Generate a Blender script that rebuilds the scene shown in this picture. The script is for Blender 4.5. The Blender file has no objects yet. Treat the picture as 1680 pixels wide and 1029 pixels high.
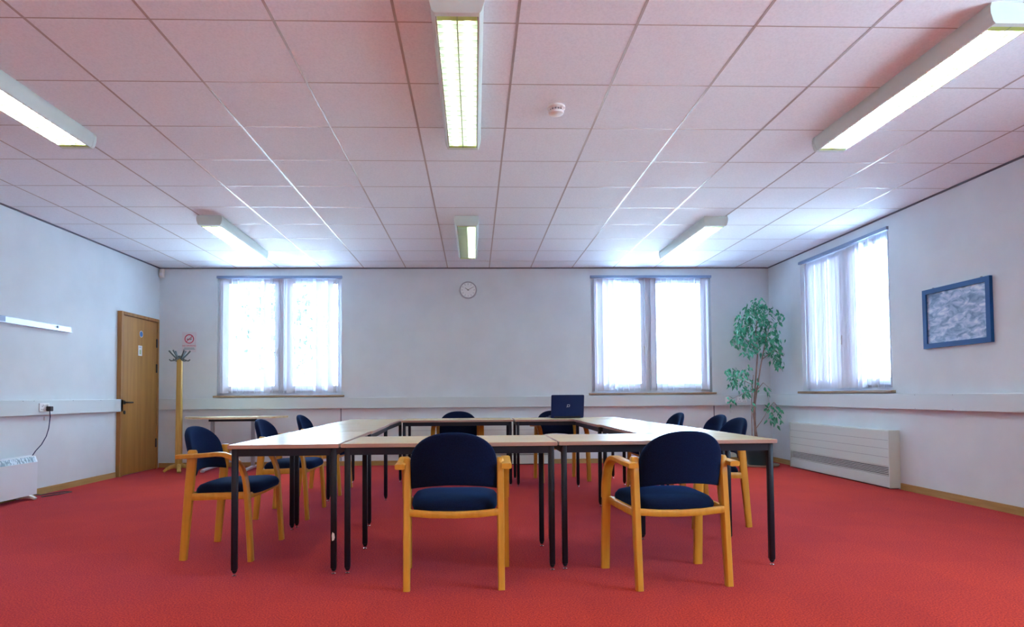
import bpy, math, random
from mathutils import Vector, Matrix
random.seed(7)
C = bpy.context.scene.collection
S = bpy.context.scene
pi = math.pi

# ------------------------------------------------------------------ camera
HC = 0.975                      # lens height
YB, XL, XR, CE, YF = 8.837, -4.457, 4.312, 2.827, -1.9
pit, yaw, rol = .0339, .0309, -.00723
cp, sp, cy, sy, cr, sr = math.cos(pit), math.sin(pit), math.cos(yaw), math.sin(yaw), math.cos(rol), math.sin(rol)
fw = Vector((sy*cp, cy*cp, sp)); rt = Vector((cy, -sy, 0)); up = rt.cross(fw)
r2 = rt*cr + up*sr; u2 = up*cr - rt*sr
cam = bpy.data.cameras.new('camera'); co = bpy.data.objects.new('camera', cam); C.objects.link(co)
M = Matrix((r2, u2, -fw)).transposed().to_4x4(); M.translation = Vector((0, 0, HC)); co.matrix_world = M
cam.sensor_width = 36; cam.lens = 36*1010.12/1680
cam.shift_x = 30.57/1680; cam.shift_y = 100.96/1680
cam.clip_start = .05; cam.clip_end = 200
S.camera = co

# ------------------------------------------------------------------ world, exposure
S.view_settings.view_transform = 'Standard'; S.view_settings.look = 'None'
S.view_settings.gamma = 1; S.view_settings.exposure = 0.36; S.view_settings.use_curve_mapping = False
S.cycles.sample_clamp_indirect = 60; S.cycles.diffuse_bounces = 6
W = bpy.data.worlds.new('daylight'); S.world = W; W.use_nodes = True
W.node_tree.nodes['Background'].inputs[0].default_value = (.52, .76, 1.0, 1)
W.node_tree.nodes['Background'].inputs[1].default_value = 23.0
LAMP_W = 4.4                  # watts of one tube
LAMP_COL = (.93, 1.0, .86)
FILL_COL = (1.0, .72, .36)
FILL_W = 22.0  # strength of each added fill lamp behind the camera

def portal(loc, rot, sx, sz):
    l = bpy.data.lights.new('window_daylight', 'AREA'); l.shape = 'RECTANGLE'; l.size = sx; l.size_y = sz
    l.cycles.is_portal = True
    o = bpy.data.objects.new('window_daylight', l); o.location = loc; o.rotation_euler = rot; C.objects.link(o)
SUN = bpy.data.lights.new('sun', 'SUN'); SUN.energy = 102; SUN.angle = math.radians(1.5); SUN.color = (.88, .95, 1.0)
so_ = bpy.data.objects.new('sun', SUN); so_.rotation_euler = Vector((.45, .68, -.574)).to_track_quat('-Z', 'Y').to_euler(); C.objects.link(so_)
portal((-2.77, YB+.2, 1.86), (-pi/2, 0, 0), 1.78, 1.74)
portal((2.575, YB+.2, 1.86), (-pi/2, 0, 0), 1.78, 1.74)
portal((XR+.2, 7.08, 1.86), (0, -pi/2, pi), 1.74, 1.78)
portal((XR+.2, 1.365, 1.86), (0, -pi/2, pi), 1.74, 1.78)  # daylight through the added near window

# ------------------------------------------------------------------ materials
def mat(name, col, rough=.6, metal=0, spec=.5, sheen=0, sheen_tint=(1, 1, 1), coat=0):
    m = bpy.data.materials.new(name); m.use_nodes = True
    b = m.node_tree.nodes['Principled BSDF']
    b.inputs['Base Color'].default_value = (*col, 1); b.inputs['Roughness'].default_value = rough
    b.inputs['Metallic'].default_value = metal; b.inputs['Specular IOR Level'].default_value = spec
    if sheen:
        b.inputs['Sheen Weight'].default_value = sheen; b.inputs['Sheen Tint'].default_value = (*sheen_tint, 1)
        b.inputs['Sheen Roughness'].default_value = .5
    if coat: b.inputs['Coat Weight'].default_value = coat
    return m
def noise_mix(m, c1, c2, scale, stretch=(1, 1, 1), detail=4, lo=.35, hi=.65, bump=0, dist=0, coords='Object'):
    n = m.node_tree.nodes; l = m.node_tree.links; b = n['Principled BSDF']
    t = n.new('ShaderNodeTexCoord'); mp = n.new('ShaderNodeMapping'); mp.inputs['Scale'].default_value = stretch
    z = n.new('ShaderNodeTexNoise'); z.inputs['Scale'].default_value = scale; z.inputs['Detail'].default_value = detail
    z.inputs['Distortion'].default_value = dist
    r = n.new('ShaderNodeValToRGB'); r.color_ramp.elements[0].position = lo; r.color_ramp.elements[1].position = hi
    r.color_ramp.elements[0].color = (*c1, 1); r.color_ramp.elements[1].color = (*c2, 1)
    l.new(t.outputs[coords], mp.inputs[0]); l.new(mp.outputs[0], z.inputs[0]); l.new(z.outputs[0], r.inputs[0])
    l.new(r.outputs[0], b.inputs['Base Color'])
    if bump:
        bp = n.new('ShaderNodeBump'); bp.inputs['Strength'].default_value = bump; bp.inputs['Distance'].default_value = .002
        l.new(z.outputs[0], bp.inputs['Height']); l.new(bp.outputs[0], b.inputs['Normal'])
    return m
m_wall = noise_mix(mat('painted_plaster', (.7, .72, .72), .75), (.64, .705, .74), (.68, .745, .78), 3.0)
m_trunk = mat('painted_trunking', (.62, .70, .72), .45)
m_ceil = noise_mix(mat('ceiling_tile', (.7, .68, .68), .9), (.74, .80, .86), (.81, .87, .93), 90, detail=6, lo=.3, hi=.6, bump=.25)
m_tee = mat('ceiling_tee', (.40, .37, .36), .35)
m_white = mat('white_plastic', (.78, .79, .78), .4)
m_upvc = mat('window_plastic', (.82, .85, .92), .35)
m_sill = noise_mix(mat('sill_wood', (.30, .23, .15), .5), (.27, .2, .13), (.34, .26, .17), 6, (1, 1, 1))
m_tube = mat('lit_tube', (.9, 1, .9), .4)
m_tube.node_tree.nodes['Principled BSDF'].inputs['Emission Color'].default_value = (.85, 1, .82, 1)
m_tube.node_tree.nodes['Principled BSDF'].inputs['Emission Strength'].default_value = 1.6
m_fit = mat('luminaire_body', (.60, .70, .66), .45)
m_louv = mat('louvre_metal', (.75, .82, .72), .25, .6)
m_louvend = mat('louvre_end', (.45, .6, .15), .4)
m_beech = noise_mix(mat('beech_bentwood', (.5, .25, .04), .38), (.52, .255, .022), (.62, .32, .035), 3, (14, 14, 1.0), lo=.3, hi=.7)
m_door = noise_mix(mat('door_veneer', (.36, .17, .03), .42), (.31, .135, .022), (.43, .21, .045), 1.6, (9, 9, .5), lo=.3, hi=.7, dist=.4)
m_doorf = noise_mix(mat('door_frame_wood', (.32, .16, .04), .45), (.30, .13, .03), (.40, .20, .055), 2, (12, 12, .8))
m_skirt = noise_mix(mat('skirting_wood', (.42, .27, .09), .45), (.38, .235, .07), (.46, .30, .11), 3, (1, 1, 12))
m_pine = noise_mix(mat('pine_post', (.46, .30, .06), .45), (.42, .26, .05), (.52, .34, .085), 3, (14, 14, 1))
m_top = noise_mix(mat('table_laminate', (.62, .50, .36), .25, 0, .8), (.61, .49, .30), (.71, .58, .38), 2.2, (1, 10, 1), lo=.3, hi=.7)
m_edge = mat('table_edging', (.40, .25, .20), .4)
m_frame = mat('black_steel', (.006, .010, .022), .45, 0, .3)
m_chrome = mat('chrome', (.7, .72, .75), .2, 1)
m_navy = noise_mix(mat('navy_fabric', (.002, .006, .03), .9, 0, .12, .17, (.03, .28, 1.0)), (.0012, .004, .020), (.003, .009, .040), 260, bump=.3)
m_black = mat('black_plastic', (.012, .012, .014), .4)
m_lap = mat('laptop_shell', (.004, .018, .095), .42, 0, .25)
m_conv = mat('convector_enamel', (.60, .67, .63), .4)
m_dark = mat('grille_gap', (.03, .035, .04), .7)
m_heat = mat('heater_enamel', (.72, .78, .84), .35)
m_heatg = noise_mix(mat('heater_grille', (.35, .47, .55), .4), (.16, .24, .3), (.5, .62, .7), 60, (1, 1.0, .25), lo=.45, hi=.55)
m_blue = mat('blue_frame', (.006, .075, .27), .45, 0, .25)
m_pot = mat('glazed_pot', (.02, .05, .065), .35)
m_potrim = mat('stone_saucer', (.42, .40, .36), .6)
m_soil = mat('potting_soil', (.03, .02, .014), .9)
m_bark = noise_mix(mat('fig_bark', (.3, .2, .17), .8), (.22, .14, .12), (.36, .26, .22), 30, (1, 1, .4))
m_grey = mat('grey_metal', (.32, .35, .38), .35, .7)
m_hook = mat('hook_metal', (.10, .14, .15), .35, .6)
m_silver = mat('anodised_rail', (.62, .68, .80), .3, .3)
m_red = mat('sign_red', (.55, .03, .09), .5)
m_teal = mat('sign_teal', (.10, .28, .32), .5)
m_signw = mat('sign_white', (.66, .64, .68), .4)
m_mandb = mat('sign_blue', (.01, .13, .42), .4)
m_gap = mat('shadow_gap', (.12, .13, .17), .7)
m_rail = mat('blind_rail', (.22, .30, .45), .4)
m_out = mat('outdoor_paving', (.66, .70, .72), .8)
m_treebark = mat('outdoor_bark', (.05, .04, .03), .8)

def leafmat(name, c1, c2, sc=4, rough=.35):
    return noise_mix(mat(name, c1, rough), c1, c2, sc, lo=.4, hi=.6)
m_leaf = leafmat('fig_leaf', (.008, .20, .10), (.10, .50, .30), 14, .28)
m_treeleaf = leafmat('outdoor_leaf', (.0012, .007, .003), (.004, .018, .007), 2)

# carpet: loop pile in half metre tiles, each laid with its own pile direction
m_carpet = mat('carpet', (.4, .03, .02), .95, 0, .0, .17, (.95, .42, 1.0))
m_carpet.node_tree.nodes['Principled BSDF'].inputs['Sheen Roughness'].default_value = .4
def carpet():
    n = m_carpet.node_tree.nodes; l = m_carpet.node_tree.links; b = n['Principled BSDF']
    t = n.new('ShaderNodeTexCoord')
    z = n.new('ShaderNodeTexNoise'); z.inputs['Scale'].default_value = 130; z.inputs['Detail'].default_value = 2
    z2 = n.new('ShaderNodeTexNoise'); z2.inputs['Scale'].default_value = 1.3; z2.inputs['Detail'].default_value = 6
    ch = n.new('ShaderNodeTexChecker'); ch.inputs['Scale'].default_value = 2.0
    ch.inputs['Color1'].default_value = (1, 1, 1, 1); ch.inputs['Color2'].default_value = (.955, .94, .97, 1)
    r = n.new('ShaderNodeValToRGB'); r.color_ramp.elements[0].position = .36; r.color_ramp.elements[1].position = .64
    r.color_ramp.elements[0].color = (.31, .024, .004, 1); r.color_ramp.elements[1].color = (.62, .060, .010, 1)
    r2_ = n.new('ShaderNodeValToRGB'); r2_.color_ramp.elements[0].position = .3; r2_.color_ramp.elements[1].position = .7
    r2_.color_ramp.elements[0].color = (.88, .86, .86, 1); r2_.color_ramp.elements[1].color = (1, 1, 1, 1)
    mx = n.new('ShaderNodeMix'); mx.data_type = 'RGBA'; mx.blend_type = 'MULTIPLY'; mx.inputs[0].default_value = 1
    mx2 = n.new('ShaderNodeMix'); mx2.data_type = 'RGBA'; mx2.blend_type = 'MULTIPLY'; mx2.inputs[0].default_value = 1
    for q in (z, z2, ch): l.new(t.outputs['Object'], q.inputs['Vector'])
    l.new(z.outputs[0], r.inputs[0]); l.new(z2.outputs[0], r2_.inputs[0])
    l.new(r.outputs[0], mx.inputs['A']); l.new(ch.outputs[0], mx.inputs['B'])
    l.new(mx.outputs['Result'], mx2.inputs['A']); l.new(r2_.outputs[0], mx2.inputs['B'])
    l.new(mx2.outputs['Result'], b.inputs['Base Color'])
    bp = n.new('ShaderNodeBump'); bp.inputs['Strength'].default_value = .5; bp.inputs['Distance'].default_value = .004
    l.new(z.outputs[0], bp.inputs['Height']); l.new(bp.outputs[0], b.inputs['Normal'])
carpet()

def shader_mix(name, parts):
    """thin translucent sheet: parts = [(node type, colour, weight)]"""
    m = bpy.data.materials.new(name); m.use_nodes = True
    n = m.node_tree.nodes; l = m.node_tree.links; n.clear()
    out = n.new('ShaderNodeOutputMaterial'); last = None; tot = 0
    for ty, col, w in parts:
        s = n.new(ty); s.inputs['Color'].default_value = (*col, 1)
        if ty == 'ShaderNodeBsdfGlossy': s.inputs['Roughness'].default_value = .02
        tot += w
        if last is None: last = s.outputs[0]
        else:
            mx = n.new('ShaderNodeMixShader'); mx.inputs[0].default_value = w/tot
            l.new(last, mx.inputs[1]); l.new(s.outputs[0], mx.inputs[2]); last = mx.outputs[0]
    l.new(last, out.inputs[0]); return m
m_slat = shader_mix('blind_fabric', [('ShaderNodeBsdfDiffuse', (.80, .81, .88), .88), ('ShaderNodeBsdfTranslucent', (.25, .25, .30), .12)])
m_glass = shader_mix('window_glass', [('ShaderNodeBsdfTransparent', (.97, .98, .98), .94), ('ShaderNodeBsdfGlossy', (1, 1, 1), .06)])

m_art = mat('framed_print', (.3, .4, .6), .5)
def art():
    n = m_art.node_tree.nodes; l = m_art.node_tree.links; b = n['Principled BSDF']
    t = n.new('ShaderNodeTexCoord'); mp = n.new('ShaderNodeMapping'); mp.inputs['Scale'].default_value = (1, 2.2, 4.5)
    z = n.new('ShaderNodeTexNoise'); z.inputs['Scale'].default_value = 4.5; z.inputs['Detail'].default_value = 12; z.inputs['Distortion'].default_value = .9
    r = n.new('ShaderNodeValToRGB'); e = r.color_ramp.elements
    e[0].position = .33; e[0].color = (.10, .19, .36, 1); e[1].position = .68; e[1].color = (.68, .76, .86, 1)
    k = e.new(.48); k.color = (.28, .41, .62, 1); k = e.new(.57); k.color = (.46, .56, .74, 1)
    l.new(t.outputs['Object'], mp.inputs[0]); l.new(mp.outputs[0], z.inputs[0]); l.new(z.outputs[0], r.inputs[0]); l.new(r.outputs[0], b.inputs['Base Color'])
art()

# ------------------------------------------------------------------ mesh helpers
class MB:
    def __init__(s): s.v = []; s.f = []; s.sm = []
    def add(s, vs, fs, smooth=False):
        o = len(s.v); s.v += [tuple(p) for p in vs]
        for q in fs: s.f.append([o+i for i in q]); s.sm.append(smooth)
        return s
    def box(s, x0, x1, y0, y1, z0, z1):
        return s.add([(x0, y0, z0), (x1, y0, z0), (x1, y1, z0), (x0, y1, z0), (x0, y0, z1), (x1, y0, z1), (x1, y1, z1), (x0, y1, z1)],
                     [(0, 3, 2, 1), (4, 5, 6, 7), (0, 1, 5, 4), (1, 2, 6, 5), (2, 3, 7, 6), (3, 0, 4, 7)])
    def rbox(s, x0, x1, y0, y1, z0, z1, r=.004):
        """box with chamfered vertical and horizontal edges"""
        vs = []; 
        def ring(z, i):
            a, b, c, d = x0+i, x1-i, y0+i, y1-i
            return [(a+r, c, z), (b-r, c, z), (b, c+r, z), (b, d-r, z), (b-r, d, z), (a+r, d, z), (a, d-r, z), (a, c+r, z)]
        for z, i in ((z0, r*.7), (z0+r, 0), (z1-r, 0), (z1, r*.7)): vs += ring(z, i)
        fs = [tuple(range(7, -1, -1)), tuple(range(24, 32))]
        for k in range(3):
            for i in range(8): fs.append((k*8+i, k*8+(i+1) % 8, k*8+8+(i+1) % 8, k*8+8+i))
        return s.add(vs, fs)
    def sweep(s, pts, w, t, side=(1, 0, 0), smooth=True, r=.3):
        """rectangular section (w along side, t across) swept along pts"""
        side = Vector(side); vs = []; n = len(pts); P_ = [Vector(p) for p in pts]
        sec = [(-1, -1+r), (-1+r, -1), (1-r, -1), (1, -1+r), (1, 1-r), (1-r, 1), (-1+r, 1), (-1, 1-r)]
        for i, p in enumerate(P_):
            d = (P_[min(i+1, n-1)]-P_[max(i-1, 0)]).normalized()
            ww = w[i] if isinstance(w, (list, tuple)) else w; tt = t[i] if isinstance(t, (list, tuple)) else t
            sd = (side - d*side.dot(d)).normalized(); nn = d.cross(sd)
            for a, b in sec: vs.append(p+sd*a*ww/2+nn*b*tt/2)
        fs = []
        for i in range(n-1):
            for k in range(8): fs.append((i*8+k, i*8+(k+1) % 8, i*8+8+(k+1) % 8, i*8+8+k))
        s.add(vs, fs, smooth)
        return s.add(vs[:8], [tuple(range(7, -1, -1))]).add(vs[-8:], [tuple(range(8))])
    def tube(s, pts, r, seg=8, cap=True):
        P_ = [Vector(p) for p in pts]; n = len(P_); vs = []
        ref = Vector((0, 0, 1))
        for i, p in enumerate(P_):
            d = (P_[min(i+1, n-1)]-P_[max(i-1, 0)]).normalized()
            a = d.cross(ref if abs(d.z) < .95 else Vector((1, 0, 0))).normalized(); b = d.cross(a)
            rr = r[i] if isinstance(r, (list, tuple)) else r
            for k in range(seg): vs.append(p+a*rr*math.cos(2*pi*k/seg)+b*rr*math.sin(2*pi*k/seg))
        fs = [(i*seg+k, i*seg+(k+1) % seg, i*seg+seg+(k+1) % seg, i*seg+seg+k) for i in range(n-1) for k in range(seg)]
        if cap: fs += [tuple(range(seg-1, -1, -1)), tuple((n-1)*seg+k for k in range(seg))]
        return s.add(vs, fs, True)
    def lathe(s, prof, seg=32, o=(0, 0, 0), axis='z'):
        vs = []
        for r, h in prof:
            for k in range(seg):
                a = 2*pi*k/seg; x, y = r*math.cos(a), r*math.sin(a)
                p = (x, y, h) if axis == 'z' else ((x, h, y) if axis == 'y' else (h, x, y))
                vs.append((p[0]+o[0], p[1]+o[1], p[2]+o[2]))
        n = len(prof)
        fs = [(i*seg+k, i*seg+(k+1) % seg, i*seg+seg+(k+1) % seg, i*seg+seg+k) for i in range(n-1) for k in range(seg)]
        fs += [tuple(range(seg-1, -1, -1)), tuple((n-1)*seg+k for k in range(seg))]
        return s.add(vs, fs, True)
    def prism(s, pts, z0, z1):
        n = len(pts)
        vs = [(x, y, z0) for x, y in pts]+[(x, y, z1) for x, y in pts]
        return s.add(vs, [tuple(range(n-1, -1, -1)), tuple(range(n, 2*n))]+[(i, (i+1) % n, n+(i+1) % n, n+i) for i in range(n)])
    def build(s, name, m, parent=None, loc=None, auto=True):
        me = bpy.data.meshes.new(name); me.from_pydata(s.v, [], s.f); me.materials.append(m)
        for p, q in zip(me.polygons, s.sm): p.use_smooth = q
        me.update()
        import bmesh
        bm = bmesh.new(); bm.from_mesh(me); bmesh.ops.recalc_face_normals(bm, faces=bm.faces); bm.to_mesh(me); bm.free()
        if any(s.sm):
            try: me.set_sharp_from_angle(angle=math.radians(50))
            except Exception: pass
        o = bpy.data.objects.new(name, me); C.objects.link(o)
        if parent: o.parent = parent
        if loc: o.location = loc
        return o
def tag(o, label, cat, group=None):
    o['label'] = label; o['category'] = cat
    if group: o['group'] = group
    return o
def thing(name, label, cat, loc=(0, 0, 0), rz=0, group=None):
    o = bpy.data.objects.new(name, None); o.empty_display_size = .1; C.objects.link(o)
    o.location = loc; o.rotation_euler = (0, 0, rz); return tag(o, label, cat, group)
def struct(o): o['kind'] = 'structure'; return o
def copy_tree(o, parent=None):
    c = o.copy(); C.objects.link(c); c.parent = parent
    for ch in list(o.children): copy_tree(ch, c)
    return c

# ------------------------------------------------------------------ room shell
struct(MB().box(XL-.3, XR+.3, YF-.3, YB+.3, -.15, 0).build('floor', m_carpet))
ceil = struct(MB().box(XL-.3, XR+.3, YF-.3, YB+.3, CE, CE+.15).build('ceiling', m_ceil))
g = MB()
for i in range(-7, 9):
    x = -.376+.6*i
    if XL < x < XR: g.box(x-.0068, x+.0068, YF, YB, CE-.0015, CE+.01)
for j in range(-8, 11):
    y = 2.996+.6*j
    if YF < y < YB: g.box(XL, XR, y-.0035, y+.0035, CE-.001, CE+.01)
g.build('ceiling_tee', m_tee, ceil)
WX = {'1': (-3.644, -1.893), '2': (1.694, 3.452)}; ZS, ZT = 1.005, 2.715
b = MB()
def wall_back():
    b.box(XL-.3, XR+.3, YB, YB+.3, 0, ZS); b.box(XL-.3, XR+.3, YB, YB+.3, ZT, CE)
    xs = [XL-.3, *WX['1'], *WX['2'], XR+.3]
    for a, c in ((0, 1), (2, 3), (4, 5)): b.box(xs[a], xs[c], YB, YB+.3, ZS, ZT)
wall_back(); struct(b.build('wall_back', m_wall))
RY = (6.225, 7.955)
R4 = (.5, 2.23)  # opening for the added window, out of view
b = MB().box(XR, XR+.3, YF, YB, 0, ZS).box(XR, XR+.3, YF, YB, ZT, CE).box(XR, XR+.3, YF, R4[0], ZS, ZT).box(XR, XR+.3, R4[1], RY[0], ZS, ZT).box(XR, XR+.3, RY[1], YB, ZS, ZT)
struct(b.build('wall_right', m_wall))
struct(MB().box(XL-.3, XL, YF, YB, 0, CE).build('wall_left', m_wall))
struct(MB().box(XL-.3, XR+.3, YF-.3, YF, 0, CE).build('wall_front', m_wall))
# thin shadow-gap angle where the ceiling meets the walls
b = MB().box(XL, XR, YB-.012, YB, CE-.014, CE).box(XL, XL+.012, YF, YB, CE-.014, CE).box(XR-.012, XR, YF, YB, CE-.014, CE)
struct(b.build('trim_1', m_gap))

# skirting
SK = .065
struct(MB().box(XL+.02, -1.03, YB-.018, YB, 0, SK).box(1.10, XR, YB-.018, YB, 0, SK).build('baseboard_back', m_skirt))
struct(MB().box(XR-.018, XR, YF, 6.12, 0, SK).box(XR-.018, XR, 8.12, YB-.018, 0, SK).build('baseboard_right', m_skirt))
struct(MB().box(XL, XL+.018, YF, 7.79, 0, SK).build('baseboard_left', m_skirt))

# dado trunking
TZ0, TZ1, TD = .812, .968, .055
def trunk(name, seg):
    t = MB()
    for s in seg: t.rbox(*s, r=.005)
    return struct(t.build(name, m_trunk))
tb = trunk('trim_2', [(XL+.001, XR-TD, YB-TD, YB, TZ0, TZ1)])
tr = trunk('trim_3', [(XR-TD, XR, YF, YB-.001, TZ0, TZ1)])
tl = trunk('trim_4', [(XL, XL+TD, YF, 7.865, TZ0, TZ1)])
def screws(par, pts, r=.004):
    for k in pts:
        q = MB().lathe([(r, 0), (r*.8, .0025)], 8, k[0], k[1])
        q.build('cover_screw', m_grey, par)
screws(tr, [((XR-TD-.0025, y, z), 'x') for y, z in ((5.83, .955), (5.36, .955), (5.83, .825), (5.36, .825))])
screws(tl, [((XL+TD, y, z), 'x') for y, z in ((6.15, .957), (6.3, .957), (6.9, .957), (7.4, .957))])
# joints in the boxed-in panel under the trunking
j = MB()
for x in (-1.90, 3.47): j.box(x-.006, x+.006, YB-.004, YB, SK, TZ0)
struct(j.build('trim_5', m_gap))

# ------------------------------------------------------------------ windows (frame built along local x, facing -y)
def window(name, w, hgt, loc, rz, mull, panes, sillx):
    o = bpy.data.objects.new(name, None); C.objects.link(o); o.location = loc; o.rotation_euler = (0, 0, rz); struct(o)
    f = MB().box(0, .06, .09, .16, 0, hgt).box(w-.06, w, .09, .16, 0, hgt).box(.06, w-.06, .09, .16, 0, .06).box(.06, w-.06, .09, .16, hgt-.06, hgt)
    f.box(mull-.035, mull+.035, .09, .16, .06, hgt-.06)
    f.build('window_frame', m_upvc, o)
    for k, (a, c) in enumerate(panes):
        x0 = .06 if k == 0 else mull+.035; x1 = mull-.035 if k == 0 else w-.06
        s = MB()
        s.box(x0, a, .075, .13, .06, hgt-.06).box(c, x1, .075, .13, .06, hgt-.06).box(a, c, .075, .13, .06, .135).box(a, c, .075, .13, hgt-.11, hgt-.06)
        so = s.build('casement', m_upvc, o)
        MB().box(a, c, .10, .106, .135, hgt-.11).build('pane', m_glass, so)
        hx = (c+x1)/2 if k == 0 else (a+x0)/2
        if (k == 0) == (mull > 0):
            MB().rbox(hx-.012, hx+.012, .066, .075, .60, .68, .003).sweep([(hx, .06, .66), (hx, .045, .655), (hx, .04, .62), (hx, .04, .55)], .018, .012).build('window_handle', m_white, so)
    MB().rbox(-sillx, w+sillx, -.05, .09, -.028, 0, .004).build('window_sill', m_sill, o)
    return o
H = ZT-ZS
x0 = WX['1'][0]; window('window_1', WX['1'][1]-x0, H, (x0, YB, ZS), 0, -2.75-x0, [(-3.515-x0, -2.864-x0), (-2.637-x0, -1.965-x0)], .04)
x0 = WX['2'][0]; window('window_2', WX['2'][1]-x0, H, (x0, YB, ZS), 0, 2.553-x0, [(1.80-x0, 2.436-x0), (2.671-x0, 3.36-x0)], .045)
# right wall: local x runs towards the camera
y0 = RY[1]; window('window_3', RY[1]-RY[0], H, (XR, y0, ZS), -pi/2, y0-7.09, [(.10, y0-7.09-.11), (y0-7.09+.11, y0-RY[0]-.10)], .05)

for nm, lc, rz_, Ww in (('window_4_added', (XR, R4[1], ZS), -pi/2, R4[1]-R4[0]),):  # added unseen window, brings daylight to the near ceiling and left wall
    window(nm, Ww, H, lc, rz_, Ww/2, [(.10, Ww/2-.11), (Ww/2+.11, Ww-.10)], .05)

# vertical blinds
def blind(label, w, loc, rz, angles, pitch, grp=None):
    t = thing('vertical_blind', label, 'blind', loc, rz)
    MB().rbox(-.01, w+.01, -.045, -.005, -.035, .0, .003).build('headrail', m_rail, t)
    L = H-.075
    for i, a in enumerate(angles):
        x = pitch*(i+.5) if pitch else 0
        if isinstance(a, tuple): x, a = a
        a = math.radians(a); dx, dy = math.cos(a)*.0445, math.sin(a)*.0445
        n = 5; vs = []
        for q in range(n):
            u = -1+2*q/(n-1); bow = .004*(1-u*u)
            for z in (-.036, -.04-L): vs.append((x+dx*u-math.sin(a)*bow, .028+dy*u+math.cos(a)*bow, z))
        MB().add(vs, [(2*q, 2*q+1, 2*q+3, 2*q+2) for q in range(n-1)], True).build('slat', m_slat, t)
    ch = MB()
    ch.tube([(w-.02, -.03, -.035), (w-.018, -.03, -.8), (w-.02, -.03, -1.2)], .0022, 6).build('bead_chain', m_white, t)
    return t
def angs(n, base, jit): return [base+random.uniform(-jit, jit) for _ in range(n)]
a1 = [(.025, 20), (.06, 62), (.10, 40), (.19, 98)]+[(.27+.082*k, random.uniform(98, 113)) for k in range(18)]
a1[9] = (a1[9][0], 35); a1[13] = (a1[13][0], 28); a1[18] = (a1[18][0], 25); a1[20] = (a1[20][0], 38)
blind('white vertical blind at the back-wall window nearest the coat stand, green tree behind it', 1.75, (WX['1'][0], YB+.02, ZT-.005), 0, a1, 0)
a2 = [(.06+.082*k, random.uniform(66, 82)) for k in range(20)]+[(1.66, -35), (1.70, -45)]
for k in (1, 2, 3): a2[k] = (a2[k][0], -30)
blind('white vertical blind at the back-wall window nearest the tall potted plant', 1.757, (WX['2'][0], YB+.02, ZT-.005), 0, a2, 0)
a3 = []
for k in range(22):
    x = .05+.078*k
    a3.append((x, random.uniform(-16, 10) if k < 15 else (-74 if k in (15, 17, 20, 21) else -30)))
a3 = [q for n_, q in enumerate(a3) if n_ not in (16, 20)]
blind('white vertical blind at the right-wall window, mostly drawn closed', 1.73, (XR+.02, RY[1], ZT-.005), -pi/2, a3, 0)

# ------------------------------------------------------------------ luminaires
def luminaire(label, cx, y0, y1, tubes=(1, 1), col=LAMP_COL, W_=LAMP_W, group='fluorescent ceiling lights', rz=0):
    yc = (y0+y1)/2; L = y1-y0; zb = -.10
    t = thing('ceiling_light', label, 'ceiling light', (cx, yc, CE-.0005), rz, group)
    # body: shallow tray with curved flanks
    prof = [(-.118, 0), (-.125, -.02), (-.124, -.05), (-.112, -.088), (-.104, -.10), (-.100, -.10), (-.100, -.045), (.100, -.045), (.100, -.10), (.104, -.10), (.112, -.088), (.124, -.05), (.125, -.02), (.118, 0)]
    n = len(prof); bdy = MB()
    vs = [(x, -L/2+.012, z) for x, z in prof]+[(x, L/2-.012, z) for x, z in prof]
    fs = [(i, (i+1) % n, n+(i+1) % n, n+i) for i in range(n)]
    bdy.add(vs, fs, True); bdy.build('housing', m_fit, t)
    for s_ in (-1, 1):
        e = MB(); ya, yb = (s_*L/2-.014, s_*L/2+.014)
        pr = [(-.120, 0), (-.127, -.02), (-.126, -.05), (-.114, -.09), (-.104, -.102), (.104, -.102), (.114, -.09), (.126, -.05), (.127, -.02), (.120, 0)]
        m_ = len(pr); e.add([(x, ya, z) for x, z in pr]+[(x, yb, z) for x, z in pr], [tuple(range(m_-1, -1, -1)), tuple(range(m_, 2*m_))]+[(i, (i+1) % m_, m_+(i+1) % m_, m_+i) for i in range(m_)])
        e.build('end_cap', m_fit, t)
    lv = MB()
    ncell = 24
    for k in range(ncell+1):
        y = -L/2+.02+(L-.04)*k/ncell
        lv.box(-.099, .099, y-.0018, y+.0018, -.099, -.078)
    lv.box(-.003, .003, -L/2+.015, L/2-.015, -.0995, -.075)
    for x in (-.097, .097): lv.box(x-.003, x+.003, -L/2+.015, L/2-.015, -.1, -.06)
    lo = lv.build('louvre', m_louv, t)
    for s_ in (-1, 1):
        ya, yb = sorted((s_*(L/2-.014), s_*(L/2-.05))); MB().box(-.093, .093, ya, yb, -.0995, -.097).build('louvre_end', m_louvend, lo)
    for k, on in enumerate(tubes):
        x = -.05 if k == 0 else .05
        MB().tube([(x, -L/2+.03, -.0615), (x, L/2-.03, -.0615)], .010, 10).build('tube', m_tube if on else m_white, t)
        if on:
            l = bpy.data.lights.new('tube_glow', 'AREA'); l.shape = 'RECTANGLE'; l.size = .034; l.size_y = L-.08
            l.energy = W_; l.color = col; l.spread = math.radians(170)
            q = bpy.data.objects.new('tube_glow', l); q.location = (x, 0, -.074); C.objects.link(q); q.parent = t
    return t
luminaire('twin-tube fluorescent ceiling light overhead in the middle, the largest in view', -.07, 2.77, 4.31, group='overhead fluorescent lights')
luminaire('twin-tube ceiling light on the left, cut off by the left edge of the photo', -2.765, 2.80, 4.33)
luminaire('twin-tube ceiling light on the right, running off the top right corner', 2.585, 2.80, 4.32)
luminaire('small far ceiling light above the wall clock, only its right half bright', -.07, 6.28, 7.82, (0, 1))
luminaire('small far ceiling light before the window nearest the coat stand', -2.70, 6.28, 7.80, rz=.03)
luminaire('small far ceiling light before the window nearest the potted plant', 2.52, 6.28, 7.82, rz=0)
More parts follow.
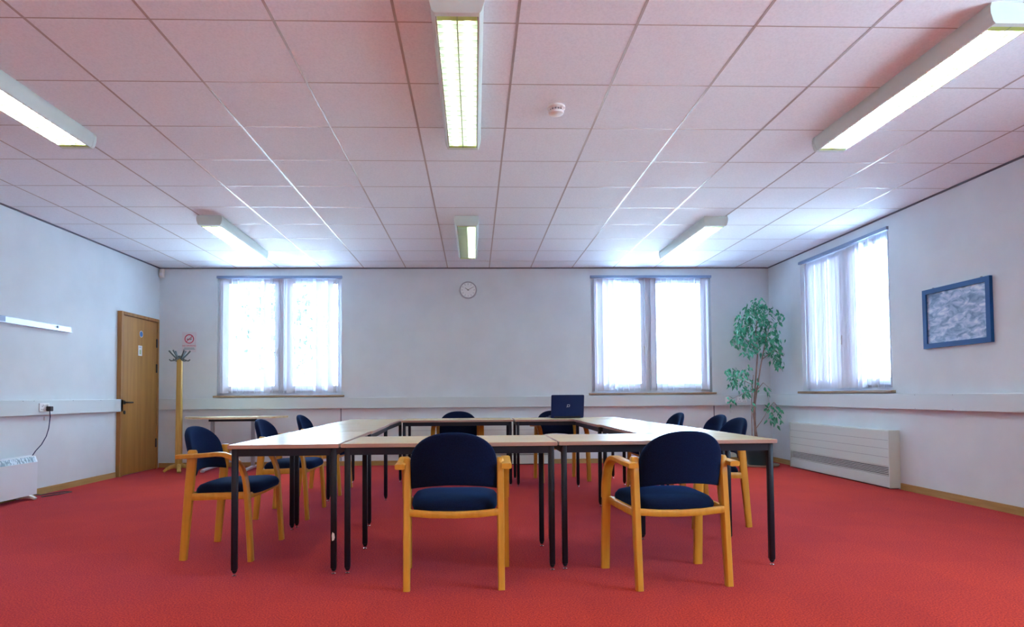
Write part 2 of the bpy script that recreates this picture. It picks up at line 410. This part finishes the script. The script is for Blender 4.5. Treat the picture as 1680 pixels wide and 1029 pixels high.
# added warm fill over and behind the camera, housed like the ceiling lights
for x, wd in ((-2.765, 'towards the door side'), (-.07, 'in the middle'), (2.585, 'towards the picture side')):
    luminaire('added warm fill light above and behind the camera, '+wd, x, -1.45, .09, col=FILL_COL, W_=FILL_W, group='added fill lights above the camera')

# ------------------------------------------------------------------ chairs
def bow(u): return 1-(1-abs(u)**2.3)**(1/2.3)
def make_chair():
    t = thing('armchair', 'navy armchair', 'chair', (0, 0, 0))
    # seat pad: rounded trapezoid, domed, waterfall front
    m = MB(); N = 40; rings = [(0, .020), (.35, .0195), (.6, .018), (.8, .013), (.92, .003), (.985, -.016), (1.0, -.032), (.975, -.048), (.9, -.054), (0, -.054)]
    vs = []
    for r, z in rings:
        r = max(r, .002)
        for k in range(N):
            a = 2*pi*k/N; c_, s_ = math.cos(a), math.sin(a)
            x = abs(c_)**.45*(1 if c_ > 0 else -1); y = abs(s_)**.45*(1 if s_ > 0 else -1)
            hw = .218+.026*(y*.5+.5)
            yy = .215+.212*y*r
            vs.append((x*r*hw, yy, .444+z-.012*(1-(yy/.43))*1))
    fs = [(i*N+k, i*N+(k+1) % N, i*N+N+(k+1) % N, i*N+N+k) for i in range(len(rings)-1) for k in range(N)]
    fs += [tuple(range(N-1, -1, -1)), tuple((len(rings)-1)*N+k for k in range(N))]
    m.add(vs, fs, True); m.build('seat', m_navy, t)
    # backrest: arched pad, curved in plan, leaning back
    m = MB(); NU, NV = 28, 18; Wd = .220
    def surf(sg):
        out = []
        for i in range(NU+1):
            u = -math.cos(pi*i/NU)
            for jn in range(NV+1):
                v = .5-.5*math.cos(pi*jn/NV)
                zt = .632+.162*(max(0, 1-abs(u)**2.35))**(1/2.2); zb = .500+.024*(1-u*u)
                z = zb+v*(zt-zb)
                wv = Wd*(1-.02*(v*0))
                th = .019*(max(0, (1-abs(u)**9)*(1-abs(2*v-1)**9)))**.45+.0015
                yc = -.072*(z-.498)/.30 + .052*u*u - .012
                out.append((u*wv, yc+sg*th, z))
        return out
    A, B_ = surf(1), surf(-1); n1 = len(A); nv = NV+1
    fs = []
    for i in range(NU):
        for jn in range(NV):
            a = i*nv+jn; fs.append((a, a+1, a+nv+1, a+nv)); fs.append((n1+a, n1+a+nv, n1+a+nv+1, n1+a+1))
    for i in range(NU):
        a = i*nv; fs.append((a, a+nv, n1+a+nv, n1+a)); a += NV; fs.append((a, n1+a, n1+a+nv, a+nv))
    for jn in range(NV):
        fs.append((jn, n1+jn, n1+jn+1, jn+1)); a = NU*nv+jn; fs.append((a, a+1, n1+a+1, n1+a))
    m.add(A+B_, fs, True); m.build('backrest', m_navy, t)
    for s_ in (-1, 1):
        # rear leg, rising through the arm
        m = MB(); m.sweep([(s_*.238, -.022, 0), (s_*.238, .004, .33), (s_*.238, .022, .56), (s_*.238, .028, .648), (s_*.238, .0285, .660)], [.034, .036, .036, .036, .028], [.040, .048, .050, .050, .038], (1, 0, 0))
        m.build('leg', m_beech, t)
        m = MB(); m.sweep([(s_*.277, .398, 0), (s_*.276, .386, .2), (s_*.274, .372, .40)], .046, .030, (1, 0, 0)); m.build('leg', m_beech, t)
        arm = [(-.050, .622), (-.02, .624), (.05, .626), (.13, .632), (.19, .637), (.235, .634), (.275, .620), (.312, .592), (.340, .552), (.358, .505), (.367, .455), (.372, .40)]
        m = MB(); m.sweep([(s_*(.268+.008*max(0, min(1, y/.3))), y, z) for y, z in arm], .050, .027, (1, 0, 0)); m.build('armrest', m_beech, t)
    m = MB()
    for s_ in (-1, 1): m.sweep([(s_*.240, .02, .378), (s_*.256, .38, .388)], .022, .042, (1, 0, 0))
    # rails, bowed under the pad
    m.sweep([(-.225, -.004, .386), (-.12, -.004, .376), (0, -.004, .373), (.12, -.004, .376), (.225, -.004, .386)], .024, .034, (0, 1, 0))
    m.sweep([(-.25, .372, .385), (0, .372, .380), (.25, .372, .385)], .022, .036, (0, 1, 0))
    m.build('seat_frame', m_beech, t)
    return t
chair0 = make_chair(); used = [False]
def chair(x, y, deg, label, group):
    o = chair0 if not used[0] else copy_tree(chair0); used[0] = True
    o.location = (x, y, 0); o.rotation_euler = (0, 0, math.radians(deg)); o['label'] = label; o['group'] = group; return o
gc = 'navy armchairs around the tables'
chair(-.108, 3.155, 0, 'navy armchair with wooden arms in front, backrest hiding the middle of the near table row', gc)
chair(1.05, 3.125, 6.2, 'navy armchair in front on the right, turned slightly left, its left arm showing', gc)
chair(-1.732, 4.035, -91, 'nearest navy armchair on the left side, wholly in view with wooden legs and arm', gc)
chair(-1.735, 5.26, -90, 'middle navy armchair of three on the left side, behind the nearest one', gc)
chair(-1.735, 6.45, -90, 'farthest navy armchair of three on the left side, below the back window', gc)
chair(1.985, 4.73, 90, 'nearest navy armchair on the right side, tucked in, beside the outer table leg', gc)
chair(2.135, 5.47, 90, 'middle navy armchair of three on the right side, its top just above the table', gc)
chair(2.00, 6.17, 90, 'farthest navy armchair of three on the right side, only its rounded top showing', gc)
chair(-.195, 7.335, 180, 'navy armchair on the far side facing us, its rounded top in the middle', gc)
chair(.952, 7.32, 190, 'navy armchair on the far side, mostly hidden by the open laptop', gc)

# ------------------------------------------------------------------ tables
def table(x0, x1, y0, y1, label, rz=0, chip=False):
    w, d = (x1-x0), (y1-y0); zt = .717
    t = thing('meeting_table', label, 'table', ((x0+x1)/2, (y0+y1)/2, 0), rz, 'meeting tables set in a square')
    a, b_ = w/2, d/2
    MB().rbox(-a+.003, a-.003, -b_+.003, b_-.003, zt-.022, zt, .002).build('tabletop', m_top, t)
    e = MB(); z0, z1 = zt-.021, zt-.0015
    e.box(-a, a, -b_, -b_+.003, z0, z1).box(-a, a, b_-.003, b_, z0, z1).box(-a, -a+.003, -b_+.003, b_-.003, z0, z1).box(a-.003, a, -b_+.003, b_-.003, z0, z1)
    e.build('edge_strip', m_edge, t)
    i = .016; h0, h1 = zt-.064, zt-.0225; q = .026
    f = MB().box(-a+i+.03, a-i-.03, -b_+i, -b_+i+q, h0, h1).box(-a+i+.03, a-i-.03, b_-i-q, b_-i, h0, h1).box(-a+i, -a+i+q, -b_+i+.03, b_-i-.03, h0, h1).box(a-i-q, a-i, -b_+i+.03, b_-i-.03, h0, h1)
    f.build('frame', m_frame, t)
    for sx in (-1, 1):
        for sy_ in (-1, 1):
            cx, cy_ = sx*(a-i-.015), sy_*(b_-i-.015)
            l = MB().rbox(cx-.015, cx+.015, cy_-.015, cy_+.015, .035, zt-.0225, .003)
            l.lathe([(.0145, .035), (.0145, .03), (.008, .018)], 12, (cx, cy_, 0)); lo = l.build('leg', m_frame, t)
            MB().lathe([(.012, 0), (.012, .006), (.006, .009), (.006, .02)], 12, (cx, cy_, 0)).build('glide', m_chrome, lo)
            if chip and sx > 0 and sy_ < 0:
                MB().prism([(-.006, 0), (.004, .004), (.009, .018), (.006, .040), (-.004, .048), (-.008, .03)], 0, .0008).build('bare_patch', m_white, lo)
                k = next(c_ for c_ in lo.children if c_.name.startswith('bare_patch')); k.rotation_euler = (pi/2, 0, 0); k.location = (cx, cy_-.015, .185)
                k['label'] = 'pale chipped patch on the leg'
    return t
table(-1.362, -.765, 3.412, 4.640, 'meeting table at the near left corner, its window-lit top pointing away from us', rz=.026, chip=True)
table(-1.385, -.788, 4.660, 5.880, 'meeting table in the middle of the left side, behind the near left one', rz=.035)
table(-1.420, -.822, 5.905, 7.130, 'meeting table at the far left corner, beyond the middle left one')
table(-.738, .460, 3.428, 4.035, 'pale beige meeting table in the middle of the near row, behind the front chair')
table(.468, 1.715, 3.452, 4.085, 'meeting table at the near right corner, the turned front chair before it', rz=.012)
table(1.098, 1.712, 4.118, 5.362, 'meeting table on the right side just behind the near right corner table')
table(1.068, 1.680, 5.370, 6.600, 'glaring window-lit meeting table farther along the right side')
table(-.792, .418, 6.670, 7.272, 'meeting table at the left of the far row, before the facing chair')
table(.436, 1.650, 6.630, 7.240, 'meeting table at the right of the far row, under the open laptop')

# ------------------------------------------------------------------ laptop
t = thing('laptop', 'open dark blue laptop on the far table row, back of its lid towards us', 'laptop', (1.053, 6.975, .7175))
bs = MB().rbox(-.185, .185, 0, .25, .003, .022, .004); bs.build('base', m_lap, t)
MB().box(-.16, .16, .04, .15, .022, .0235).build('keyboard', m_black, t)
MB().box(-.05, .05, .165, .225, .022, .0228).build('touchpad', m_grey, t)
lid = MB()
def lidv(x, z, d): 
    a = math.radians(12); return (x, -z*math.sin(a)*1.0+d*math.cos(a)+.004, .016+z*math.cos(a)+d*math.sin(a))
def rrect(w, h, r, z0=0, n=4):
    pts = []
    for cx, cz, a0 in ((w-r, z0+r, -pi/2), (w-r, z0+h-r, 0), (-w+r, z0+h-r, pi/2), (-w+r, z0+r, pi)):
        for k in range(n+1): a = a0+pi/2*k/n; pts.append((cx+r*math.cos(a), cz+r*math.sin(a)))
    return pts
rr = rrect(.186, .252, .012); n = len(rr)
lid.add([lidv(x, z, -.004) for x, z in rr]+[lidv(x, z, .004) for x, z in rr], [tuple(range(n)), tuple(range(2*n-1, n-1, -1))]+[(i, (i+1) % n, n+(i+1) % n, n+i) for i in range(n)])
lo = lid.build('lid', m_lap, t)
sc = MB(); sc.add([lidv(x, z, .0046) for x, z in ((-.165, .03), (.165, .03), (.165, .235), (-.165, .235))], [(0, 1, 2, 3)]); sc.build('screen', m_black, lo)
lg = MB()
for a, b_, c_, d_ in ((-.012, .016, .137, .141), (.013, .017, .118, .141), (-.016, .013, .114, .118), (-.013, -.009, .118, .137), (-.020, -.014, .110, .114)):
    lg.add([lidv(x+.008, z, -.0046) for x, z in ((a, c_), (b_, c_), (b_, d_), (a, d_))], [(0, 1, 2, 3)])
lg.build('lid_emblem', m_silver, lo)
MB().tube([(-.15, .0, .014), (.15, .0, .014)], .007, 10).build('hinge', m_black, t)
MB().box(-.235, -.195, .02, .05, .001, .012).build('usb_plug', m_grey, t)

# ------------------------------------------------------------------ side table against the back wall
t = thing('side_table', 'half-round side table with grey metal legs against the back wall behind the chairs', 'table', (-3.27, 8.66, 0))
pts = [(-.68, 0)]+[(-.68*math.cos(a*pi/24), -.60*math.sin(a*pi/24)) for a in range(1, 24)]+[(.68, 0)]
MB().prism(pts[::-1], .697, .722).build('tabletop', m_top, t)
MB().box(-.32, .32, -.22, -.19, .655, .697).build('rail', m_frame, t)
for x in (-.27, .27):
    MB().box(x-.02, x+.02, -.225, -.185, .04, .655).build('leg', m_grey, t)
    MB().sweep([(x, -.52, .022), (x, -.48, .032), (x, -.2, .042), (x, .12, .032), (x, .15, .022)], .05, .03, (1, 0, 0)).build('foot', m_silver, t)

# ------------------------------------------------------------------ coat stand
t = thing('coat_stand', 'tall square wooden coat stand with grey metal hooks beside the door', 'coat stand', (-3.915, 8.30, 0), .12)
MB().sweep([(0, 0, .05), (0, 0, .8), (0, 0, 1.50)], [.074, .066, .058], [.074, .066, .058], (1, 0, 0), r=.15, smooth=False).build('post', m_pine, t)
for k in range(4):
    a = k*pi/2+.35; c_, s_ = math.cos(a), math.sin(a)
    MB().sweep([(c_*.03, s_*.03, .085), (c_*.09, s_*.09, .07), (c_*.14, s_*.14, .045), (c_*.175, s_*.175, .015)], .05, [.055, .05, .04, .028], (-s_, c_, 0)).build('foot', m_pine, t)
for k in range(6):
    a = k*pi/3+.2; c_, s_ = math.cos(a), math.sin(a)
    MB().tube([(c_*.02, s_*.02, 1.49), (c_*.05, s_*.05, 1.515), (c_*.10, s_*.10, 1.57), (c_*.128, s_*.128, 1.605)], [.010, .010, .009, .011], 8).tube([(c_*.035, s_*.035, 1.505), (c_*.07, s_*.07, 1.475), (c_*.105, s_*.105, 1.47), (c_*.125, s_*.125, 1.49)], .008, 8).build('hook', m_hook, t)
MB().lathe([(.03, 1.49), (.03, 1.52), (.018, 1.54)], 12).build('finial', m_hook, t)

# ------------------------------------------------------------------ door on the left wall
d = bpy.data.objects.new('door_1', None); C.objects.link(d); d.location = (XL, 8.29, 0); struct(d)
# local: x into the room, y along the wall
HT = 2.075
MB().rbox(0, .055, -.478, -.425, 0, HT, .004).rbox(0, .04, .435, .475, 0, HT, .004).rbox(0, .055, -.425, .435, HT-.04, HT, .004).build('door_frame', m_doorf, d)
leaf = MB().rbox(.002, .030, -.420, .430, .008, HT-.045, .002).build('door_leaf', m_door, d)
MB().lathe([(.026, .030), (.026, .036)], 20, (0, -.36, .925), 'x').tube([(.034, -.36, .925), (.075, -.36, .925), (.08, -.35, .925), (.08, -.25, .925)], .010, 10).build('door_handle', m_black, leaf)
MB().lathe([(.024, .030), (.024, .036), (.02, .038)], 20, (0, -.355, .80), 'x').build('keyhole_cover', m_black, leaf)
for z in (1.68, 1.33, .30): MB().rbox(.026, .042, .405, .436, z, z+.12, .003).build('hinge', m_black, leaf)
MB().lathe([(.045, .0302), (.045, .0312)], 28, (0, .02, 1.83), 'x').build('sign_disc', m_signw, leaf)
MB().lathe([(.036, .0312), (.036, .0318)], 28, (0, .02, 1.83), 'x').build('sign_disc_centre', m_mandb, leaf)
MB().box(.0302, .0312, -.050, .045, 1.54, 1.675).build('paper_notice', m_signw, leaf)
MB().box(.0312, .0315, -.02, .02, 1.56, 1.62).build('notice_print', mat('notice_green', (.35, .42, .22), .6), leaf)
MB().box(.0312, .0315, -.032, .022, 1.645, 1.662).build('notice_heading', mat('notice_lilac', (.4, .42, .6), .6), leaf)

# ------------------------------------------------------------------ text helper
def text(body, size, m, parent, loc, rot, ext=.0004):
    cu = bpy.data.curves.new('lettering', 'FONT'); cu.body = body; cu.size = size; cu.align_x = 'CENTER'; cu.align_y = 'CENTER'; cu.extrude = ext
    o = bpy.data.objects.new('tmp', cu); C.objects.link(o); bpy.context.view_layer.update()
    me = bpy.data.meshes.new_from_object(o.evaluated_get(bpy.context.evaluated_depsgraph_get()))
    bpy.data.objects.remove(o); me.materials.clear(); me.materials.append(m)
    q = bpy.data.objects.new('lettering', me); C.objects.link(q); q.parent = parent; q.location = loc; q.rotation_euler = rot; return q

# no smoking sign, on the back wall
t = thing('no_smoking_sign', 'white no smoking sign with a red crossed circle above the coat stand', 'sign', (-4.035, YB, 1.768))
MB().rbox(-.10, .10, -.005, -.0006, -.143, .143, .001).build('sign_panel', m_signw, t)
rg = MB(); seg = 32; vs = []
for r, y in ((.066, -.0052), (.054, -.0052), (.054, -.0062), (.066, -.0062)):
    vs += [(r*math.cos(2*pi*k/seg), y, .045+r*math.sin(2*pi*k/seg)) for k in range(seg)]
rg.add(vs, [(i*seg+k, i*seg+(k+1) % seg, ((i+1) % 4)*seg+(k+1) % seg, ((i+1) % 4)*seg+k) for i in range(4) for k in range(seg)])
a = math.radians(45)
rg.sweep([(-.045, -.0060, .0), (.045, -.0060, .09)], .001, .009, (0, 1, 0), False); rg.build('prohibition_ring', m_red, t)
MB().box(-.035, .032, -.0056, -.0052, .036, .046).sweep([(.025, -.0054, .05), (.035, -.0054, .06), (.028, -.0054, .07)], .0006, .004, (0, 1, 0)).build('cigarette_symbol', m_black, t)
text('NO SMOKING', .030, m_red, t, (0, -.0055, -.053), (pi/2, 0, 0))
MB().box(-.07, .072, -.0056, -.0052, -.088, -.080).box(-.085, .08, -.0056, -.0052, -.106, -.099).build('small_print', m_teal, t)

# ------------------------------------------------------------------ wall clock
t = thing('wall_clock', 'round white wall clock reading ten past ten on the back wall', 'clock', (-.082, YB, 2.50))
MB().lathe([(.118, -.0005), (.126, -.012), (.124, -.03), (.116, -.036), (.108, -.034), (.107, -.027)], 48, (0, 0, 0), 'y').build('case', mat('clock_case', (.42, .44, .50), .35), t)
MB().lathe([(.108, -.024), (.108, -.0275)], 40, (0, 0, 0), 'y').build('dial', mat('clock_dial', (.80, .83, .86), .5), t)
hd = MB()
def hand(ang, L, w):
    a = math.radians(ang); dx, dz = math.sin(a), math.cos(a)
    hd.add([(-dx*.015-dz*w, -.030, -dz*.015+dx*w), (-dx*.015+dz*w, -.030, -dz*.015-dx*w), (dx*L+dz*w*.6, -.030, dz*L-dx*w*.6), (dx*L-dz*w*.6, -.030, dz*L+dx*w*.6)], [(0, 1, 2, 3)])
hand(-56, .055, .0038); hand(60, .080, .003); hd.build('hands', m_black, t)
tk = MB()
for k in range(12):
    a = 2*pi*k/12; dx, dz = math.sin(a), math.cos(a); w = .004; r0, r1 = (.072, .098) if k == 0 else (.078, .096)
    tk.add([(dx*r0-dz*w/2, -.0280, dz*r0+dx*w/2), (dx*r0+dz*w/2, -.0280, dz*r0-dx*w/2), (dx*r1+dz*w/2, -.0280, dz*r1-dx*w/2), (dx*r1-dz*w/2, -.0280, dz*r1+dx*w/2)], [(0, 1, 2, 3)])
tk.build('hour_marks', m_black, t)

# ------------------------------------------------------------------ picture on right wall
t = thing('framed_picture', 'blue framed abstract blue-grey print hanging on the right wall', 'picture', (XR, 5.345, 1.67))
hw, hh = .385, .278
MB().box(-.030, -.001, -hw, hw, hh-.045, hh).box(-.030, -.001, -hw, hw, -hh, -hh+.045).box(-.030, -.001, -hw, -hw+.045, -hh+.045, hh-.045).box(-.030, -.001, hw-.045, hw, -hh+.045, hh-.045).build('picture_frame', m_blue, t)
MB().box(-.016, -.004, -hw+.045, hw-.045, -hh+.045, hh-.045).build('print', m_art, t)
for y in (-.28, .27): MB().box(-.012, -.001, y-.006, y+.006, hh, hh+.012).build('hanger', m_grey, t)

# ------------------------------------------------------------------ convector heaters fixed to walls
def convector(label, loc, rz, L):
    # local x along the wall, y 0 = wall, -y into the room
    t = thing('wall_convector', label, 'heater', loc, rz, 'long wall convectors'); D, Hh = .112, .592
    MB().rbox(.0, L, -D, -.0005, .225, Hh, .004).rbox(0, L, -D, -.0005, .012, .128, .004).box(.01, L-.01, -D+.035, -.001, .128, .225).build('casing', m_conv, t)
    MB().box(.01, L-.01, -D+.030, -D+.035, .128, .225).build('grille_back', m_dark, t)
    gl = MB()
    for k in range(6): z = .134+.0165*k; gl.box(.01, L-.01, -D+.002, -D+.014, z, z+.0075)
    gl.build('grille', m_conv, t)
    gv = MB()
    for z in (.318, .405, .492): gv.box(.004, L-.004, -D-.0012, -D+.0005, z, z+.0022)
    gv.build('panel_grooves', m_gap, t)
    for q0 in (-.012, L): MB().rbox(q0, q0+.012, -D-.006, -.0005, .01, Hh+.004, .002).build('end_panel', m_conv, t)
    MB().box(.02, L-.02, -D+.02, -.002, 0, .012).build('plinth', m_dark, t)
convector('long cream convector heater on the right wall below the window', (XR, 8.095, 0), -pi/2, 1.945)
convector('long cream convector heater on the back wall, seen between the table legs', (-1.0, YB, 0), 0, 2.08)

# free-standing heater
t = thing('panel_heater', 'white free-standing convector heater with blue-grey top grille by the left wall', 'heater', (XL+.105, 5.86, 0))
hp = [(-.045, .045), (.048, .045), (.052, .36), (.030, .415), (-.02, .425), (-.045, .415)]
n = len(hp); m = MB(); m.add([(x, -.36, z) for x, z in hp]+[(x, .36, z) for x, z in hp], [tuple(range(n-1, -1, -1)), tuple(range(n, 2*n))]+[(i, (i+1) % n, n+(i+1) % n, n+i) for i in range(n)])
m.build('casing', m_heat, t)
m = MB(); m.add([(.0528, -.34, .362), (.0528, .34, .362), (.0315, .34, .414), (.0315, -.34, .414)], [(0, 1, 2, 3)]); m.build('top_grille', m_heatg, t)
for y in (-.27, .27): MB().sweep([(-.075, y, .012), (-.05, y, .03), (0, y, .04), (.06, y, .03), (.10, y, .012)], .035, [.02, .03, .04, .03, .02], (0, 1, 0)).build('foot', m_white, t)
# mains socket, plug and lead
def socket(label, loc, rz, w, gang, grp='white wall sockets'):
    t = thing('wall_socket', label, 'socket', loc, rz, grp)
    MB().rbox(-w/2, w/2, -.010, -.0005, -.043, .043, .003).build('face_plate', m_white, t)
    for k in range(gang):
        cx = (k-(gang-1)/2)*.07; MB().rbox(cx+.012, cx+.022, -.014, -.010, .012, .030, .001).build('switch', m_white, t)
        MB().box(cx-.004, cx+.004, -.0105, -.0100, .005, .017).box(cx-.016, cx-.006, -.0105, -.01, -.022, -.015).box(cx+.006, cx+.016, -.0105, -.01, -.022, -.015).build('pin_holes', m_gap, t)
    return t
socket('double socket on the left-wall trunking with a black plug in it', (XL+TD, 6.44, .89), pi/2, .146, 2)
socket('single socket on the back-wall trunking left of the plant trunk', (3.66, YB-TD, .885), 0, .086, 1)
socket('double socket on the back-wall trunking behind the plant trunk', (3.855, YB-TD, .893), 0, .146, 2)
t = thing('power_lead', 'dark blue mains lead with black plug hanging from the left-wall socket', 'cable', (XL+TD+.012, 6.48, .875))
MB().rbox(-.001, .045, -.024, .024, -.025, .025, .005).build('plug', m_black, t)
MB().tube([(.022, 0, -.02), (.024, .005, -.08), (.018, -.005, -.2), (.012, -.03, -.28), (.006, -.09, -.36), (.0, -.16, -.415), (-.005, -.20, -.46)], .0045, 8).build('lead', m_lap, t)
o = MB().tube([(-4.43, 6.20, .05), (-4.41, 6.30, .03), (-4.39, 6.40, .007), (-4.30, 6.62, .006), (-4.21, 6.60, .006), (-4.24, 6.45, .006), (-4.30, 6.28, .006)], .005, 8).build('floor_lead', m_black)
tag(o, 'loop of black cable on the carpet beside the white panel heater', 'cable')

# whiteboard tray rail
t = thing('wall_rail', 'pale metal wall rail with a dark left end on the left wall', 'rail', (XL, 6.89, 1.735))
MB().rbox(.0005, .03, -1.9, 0, -.028, .028, .003).box(.0005, .05, -1.9, 0, -.034, -.028).build('rail', m_silver, t)
MB().rbox(.0305, .034, -1.7, -.955, -.027, .030, .001).build('dark_insert', m_rail, t)
MB().rbox(.0305, .042, -.235, -.215, -.005, .018, .002).build('clip', m_rail, t)
# small blank plates on the left wall, under the trunking
o = MB().rbox(XL+.0005, XL+.012, 6.52, 6.57, .755, .795, .003).build('cable_clip', m_trunk); tag(o, 'small cream plate on the left wall just below the trunking', 'cable clip')
o = MB().lathe([(.022, 0), (.022, -.006), (.016, -.010)], 20, (3.715, YB-.0005, .73), 'y').build('wall_outlet', m_trunk); tag(o, 'small round outlet on the back wall below the sockets', 'outlet')

# motion sensor, smoke detector
t = thing('motion_sensor', 'white motion sensor high in the back left corner', 'sensor', (XL+.045, YB-.03, 2.74))
MB().sweep([(0, 0, .062), (0, -.004, .03), (0, -.008, -.03), (0, -.004, -.055)], .062, [.04, .055, .05, .03], (1, 0, 0)).build('sensor_body', m_white, t)
MB().rbox(-.022, .022, -.044, -.034, -.035, .005, .004).build('lens', m_upvc, t)
t = thing('smoke_detector', 'round white smoke detector on the ceiling right of the middle light', 'smoke detector', (.534, 3.875, CE-.0015))
MB().lathe([(.058, 0), (.060, -.012), (.052, -.018)], 32).build('base', m_white, t)
MB().lathe([(.050, -.034), (.046, -.046), (.030, -.052), (.001, -.053)], 32).build('cap', m_white, t)
MB().lathe([(.040, -.018), (.040, -.034)], 24).build('chamber', m_grey, t)
fn = MB()
for k in range(16):
    a = 2*pi*k/16; c_, s_ = math.cos(a), math.sin(a)
    fn.sweep([(c_*.047, s_*.047, -.017), (c_*.047, s_*.047, -.035)], .005, .005, (-s_, c_, 0), False)
fn.build('vent_ribs', m_white, t)

# ------------------------------------------------------------------ weeping fig
fig = thing('potted_fig_tree', 'tall thin weeping fig in a dark glazed pot in the back right corner', 'plant', (3.86, 8.30, 0))
MB().lathe([(.13, .012), (.14, .02), (.175, .31), (.178, .325), (.165, .325), (.16, .30)], 36).build('pot', m_pot, fig)
MB().lathe([(.178, .322), (.186, .326), (.186, .342), (.170, .342), (.168, .322)], 36).build('pot_rim', m_potrim, fig)
MB().lathe([(.155, .29), (.15, .30), (.01, .305)], 30).build('soil', m_soil, fig)
MB().lathe([(.21, .0), (.25, .006), (.262, .03), (.255, .03), (.24, .012), (.01, .012)], 40).build('saucer', m_potrim, fig)
def wp(px, py, y):
    """point of the fig at depth y"""
    dx, dz = (px-809.43)/1010.12, -(py-615.46)/1010.12
    r = fw+r2*dx+u2*dz; k = y/r.y; return Vector((r.x*k, y, r.z*k+HC))-Vector((3.86, 8.30, 0))
tk = MB()
tk.tube([(-.03, 0, .29), wp(1238, 690, 8.30), wp(1238, 652, 8.3), wp(1240, 620, 8.3), wp(1243, 580, 8.28), wp(1240, 545, 8.27), wp(1243, 515, 8.27)], [.018, .016, .014, .012, .010, .008, .004], 8)
tk.tube([(.01, .03, .29), wp(1236, 680, 8.34), wp(1242, 640, 8.3), wp(1248, 600, 8.25), wp(1255, 565, 8.2), wp(1262, 535, 8.15)], [.013, .012, .011, .009, .007, .004], 8)
tk.build('trunk', m_bark, fig)
br = MB()
for a_, b_, c_ in (((1239, 705, 8.3), (1250, 690, 8.27), (1263, 668, 8.2)), ((1240, 650, 8.3), (1232, 630, 8.2), (1205, 618, 8.1)), ((1241, 640, 8.3), (1222, 645, 8.2), (1200, 655, 8.15)),
                   ((1243, 575, 8.28), (1228, 560, 8.2), (1208, 548, 8.15)), ((1250, 590, 8.24), (1270, 575, 8.1), (1285, 585, 8.0)), ((1242, 640, 8.3), (1252, 628, 8.2), (1266, 640, 8.15)), ((1262, 668, 8.2), (1270, 660, 8.15), (1276, 668, 8.1))):
    br.tube([wp(*a_), wp(*b_), wp(*c_)], [.006, .004, .002], 6)
br.build('branches', m_bark, fig)
MB().tube([(-.075, .02, .30), wp(1233, 660, 8.32), wp(1236, 615, 8.32)], .005, 6).build('support_stake', m_bark, fig)
lf = MB()
rnd = random.Random(11)
def leaf(p, d, L, w):
    d = d.normalized(); s_ = d.cross(Vector((rnd.uniform(-1, 1), rnd.uniform(-1, 1), rnd.uniform(-.3, 1)))).normalized(); nrm = s_.cross(d)
    q = [p, p+d*L*.35+s_*w-nrm*.0, p+d*L*.35-s_*w, p+d*L*.38+nrm*.004, p+d*L*.75+s_*w*.55, p+d*L*.75-s_*w*.55, p+d*L*1.08-nrm*.006]
    lf.add(q, [(0, 1, 3), (0, 3, 2), (1, 4, 3), (3, 4, 6), (3, 6, 5), (2, 3, 5)], True)
cl = [  # px, py, radius px, leaves
    (1240, 512, 20, 60), (1222, 525, 15, 36), (1262, 520, 18, 36), (1232, 545, 22, 80), (1258, 545, 20, 55), (1212, 545, 12, 22), (1207, 560, 9, 18), (1228, 568, 14, 30), (1256, 568, 16, 40),
    (1272, 580, 14, 34), (1282, 560, 12, 16), (1278, 597, 10, 22), (1244, 500, 12, 18), (1280, 525, 10, 10), (1200, 610, 10, 18), (1215, 618, 13, 26), (1203, 628, 8, 12), (1222, 640, 9, 10), (1226, 605, 8, 8),
    (1200, 655, 8, 7), (1238, 630, 12, 8), (1262, 666, 8, 10), (1272, 675, 9, 12), (1265, 690, 8, 8), (1277, 692, 7, 5), (1255, 640, 9, 6), (1231, 665, 6, 4)]
for px, py, r, n_ in cl:
    for k in range(int(n_*1.7)):
        a = rnd.uniform(0, 2*pi); q = 1.08*r*rnd.random()**.5; dep = 8.26+rnd.uniform(-.16, .16)
        p = wp(px+q*math.cos(a), py+q*math.sin(a), dep)
        if p.x+3.86 > XR-.09 : continue
        d_ = Vector((rnd.uniform(-.7, .7), rnd.uniform(-.7, .3), -rnd.uniform(.35, 1.0)))
        leaf(p, d_, rnd.uniform(.05, .085), rnd.uniform(.012, .019))
lf.build('foliage', m_leaf, fig)

# ------------------------------------------------------------------ outside
struct(MB().box(-40, 40, YB+.31, 60, -.35, -.3).box(XR+.31, 40, -20, YB+.31, -.35, -.3).build('ground', m_out))
def tree(label, x, y, h, r, n, px=0):
    t = thing('garden_tree', label, 'tree', (x, y, -.3), 0)
    MB().tube([(0, 0, 0), (.05, 0, h*.4), (0, .1, h*.8)], [.14, .11, .05], 10).build('trunk', m_treebark, t)
    f = MB(); rd = random.Random(int(x*10))
    for k in range(n):
        a, b_, q = rd.uniform(0, 2*pi), rd.uniform(-1, 1), r*rd.random()**.4
        c_ = Vector((q*math.cos(a)*math.sqrt(1-b_*b_), q*math.sin(a)*math.sqrt(1-b_*b_), h*.68+q*b_*1.25))
        d_ = Vector((rd.uniform(-1, 1), rd.uniform(-1, 1), rd.uniform(-1, .3))).normalized(); s_ = d_.cross(Vector((rd.uniform(-1, 1), 1, rd.uniform(-1, 1)))).normalized()
        f.add([c_, c_+d_*.08+s_*.05, c_+d_*.18, c_+d_*.08-s_*.05], [(0, 1, 2, 3)])
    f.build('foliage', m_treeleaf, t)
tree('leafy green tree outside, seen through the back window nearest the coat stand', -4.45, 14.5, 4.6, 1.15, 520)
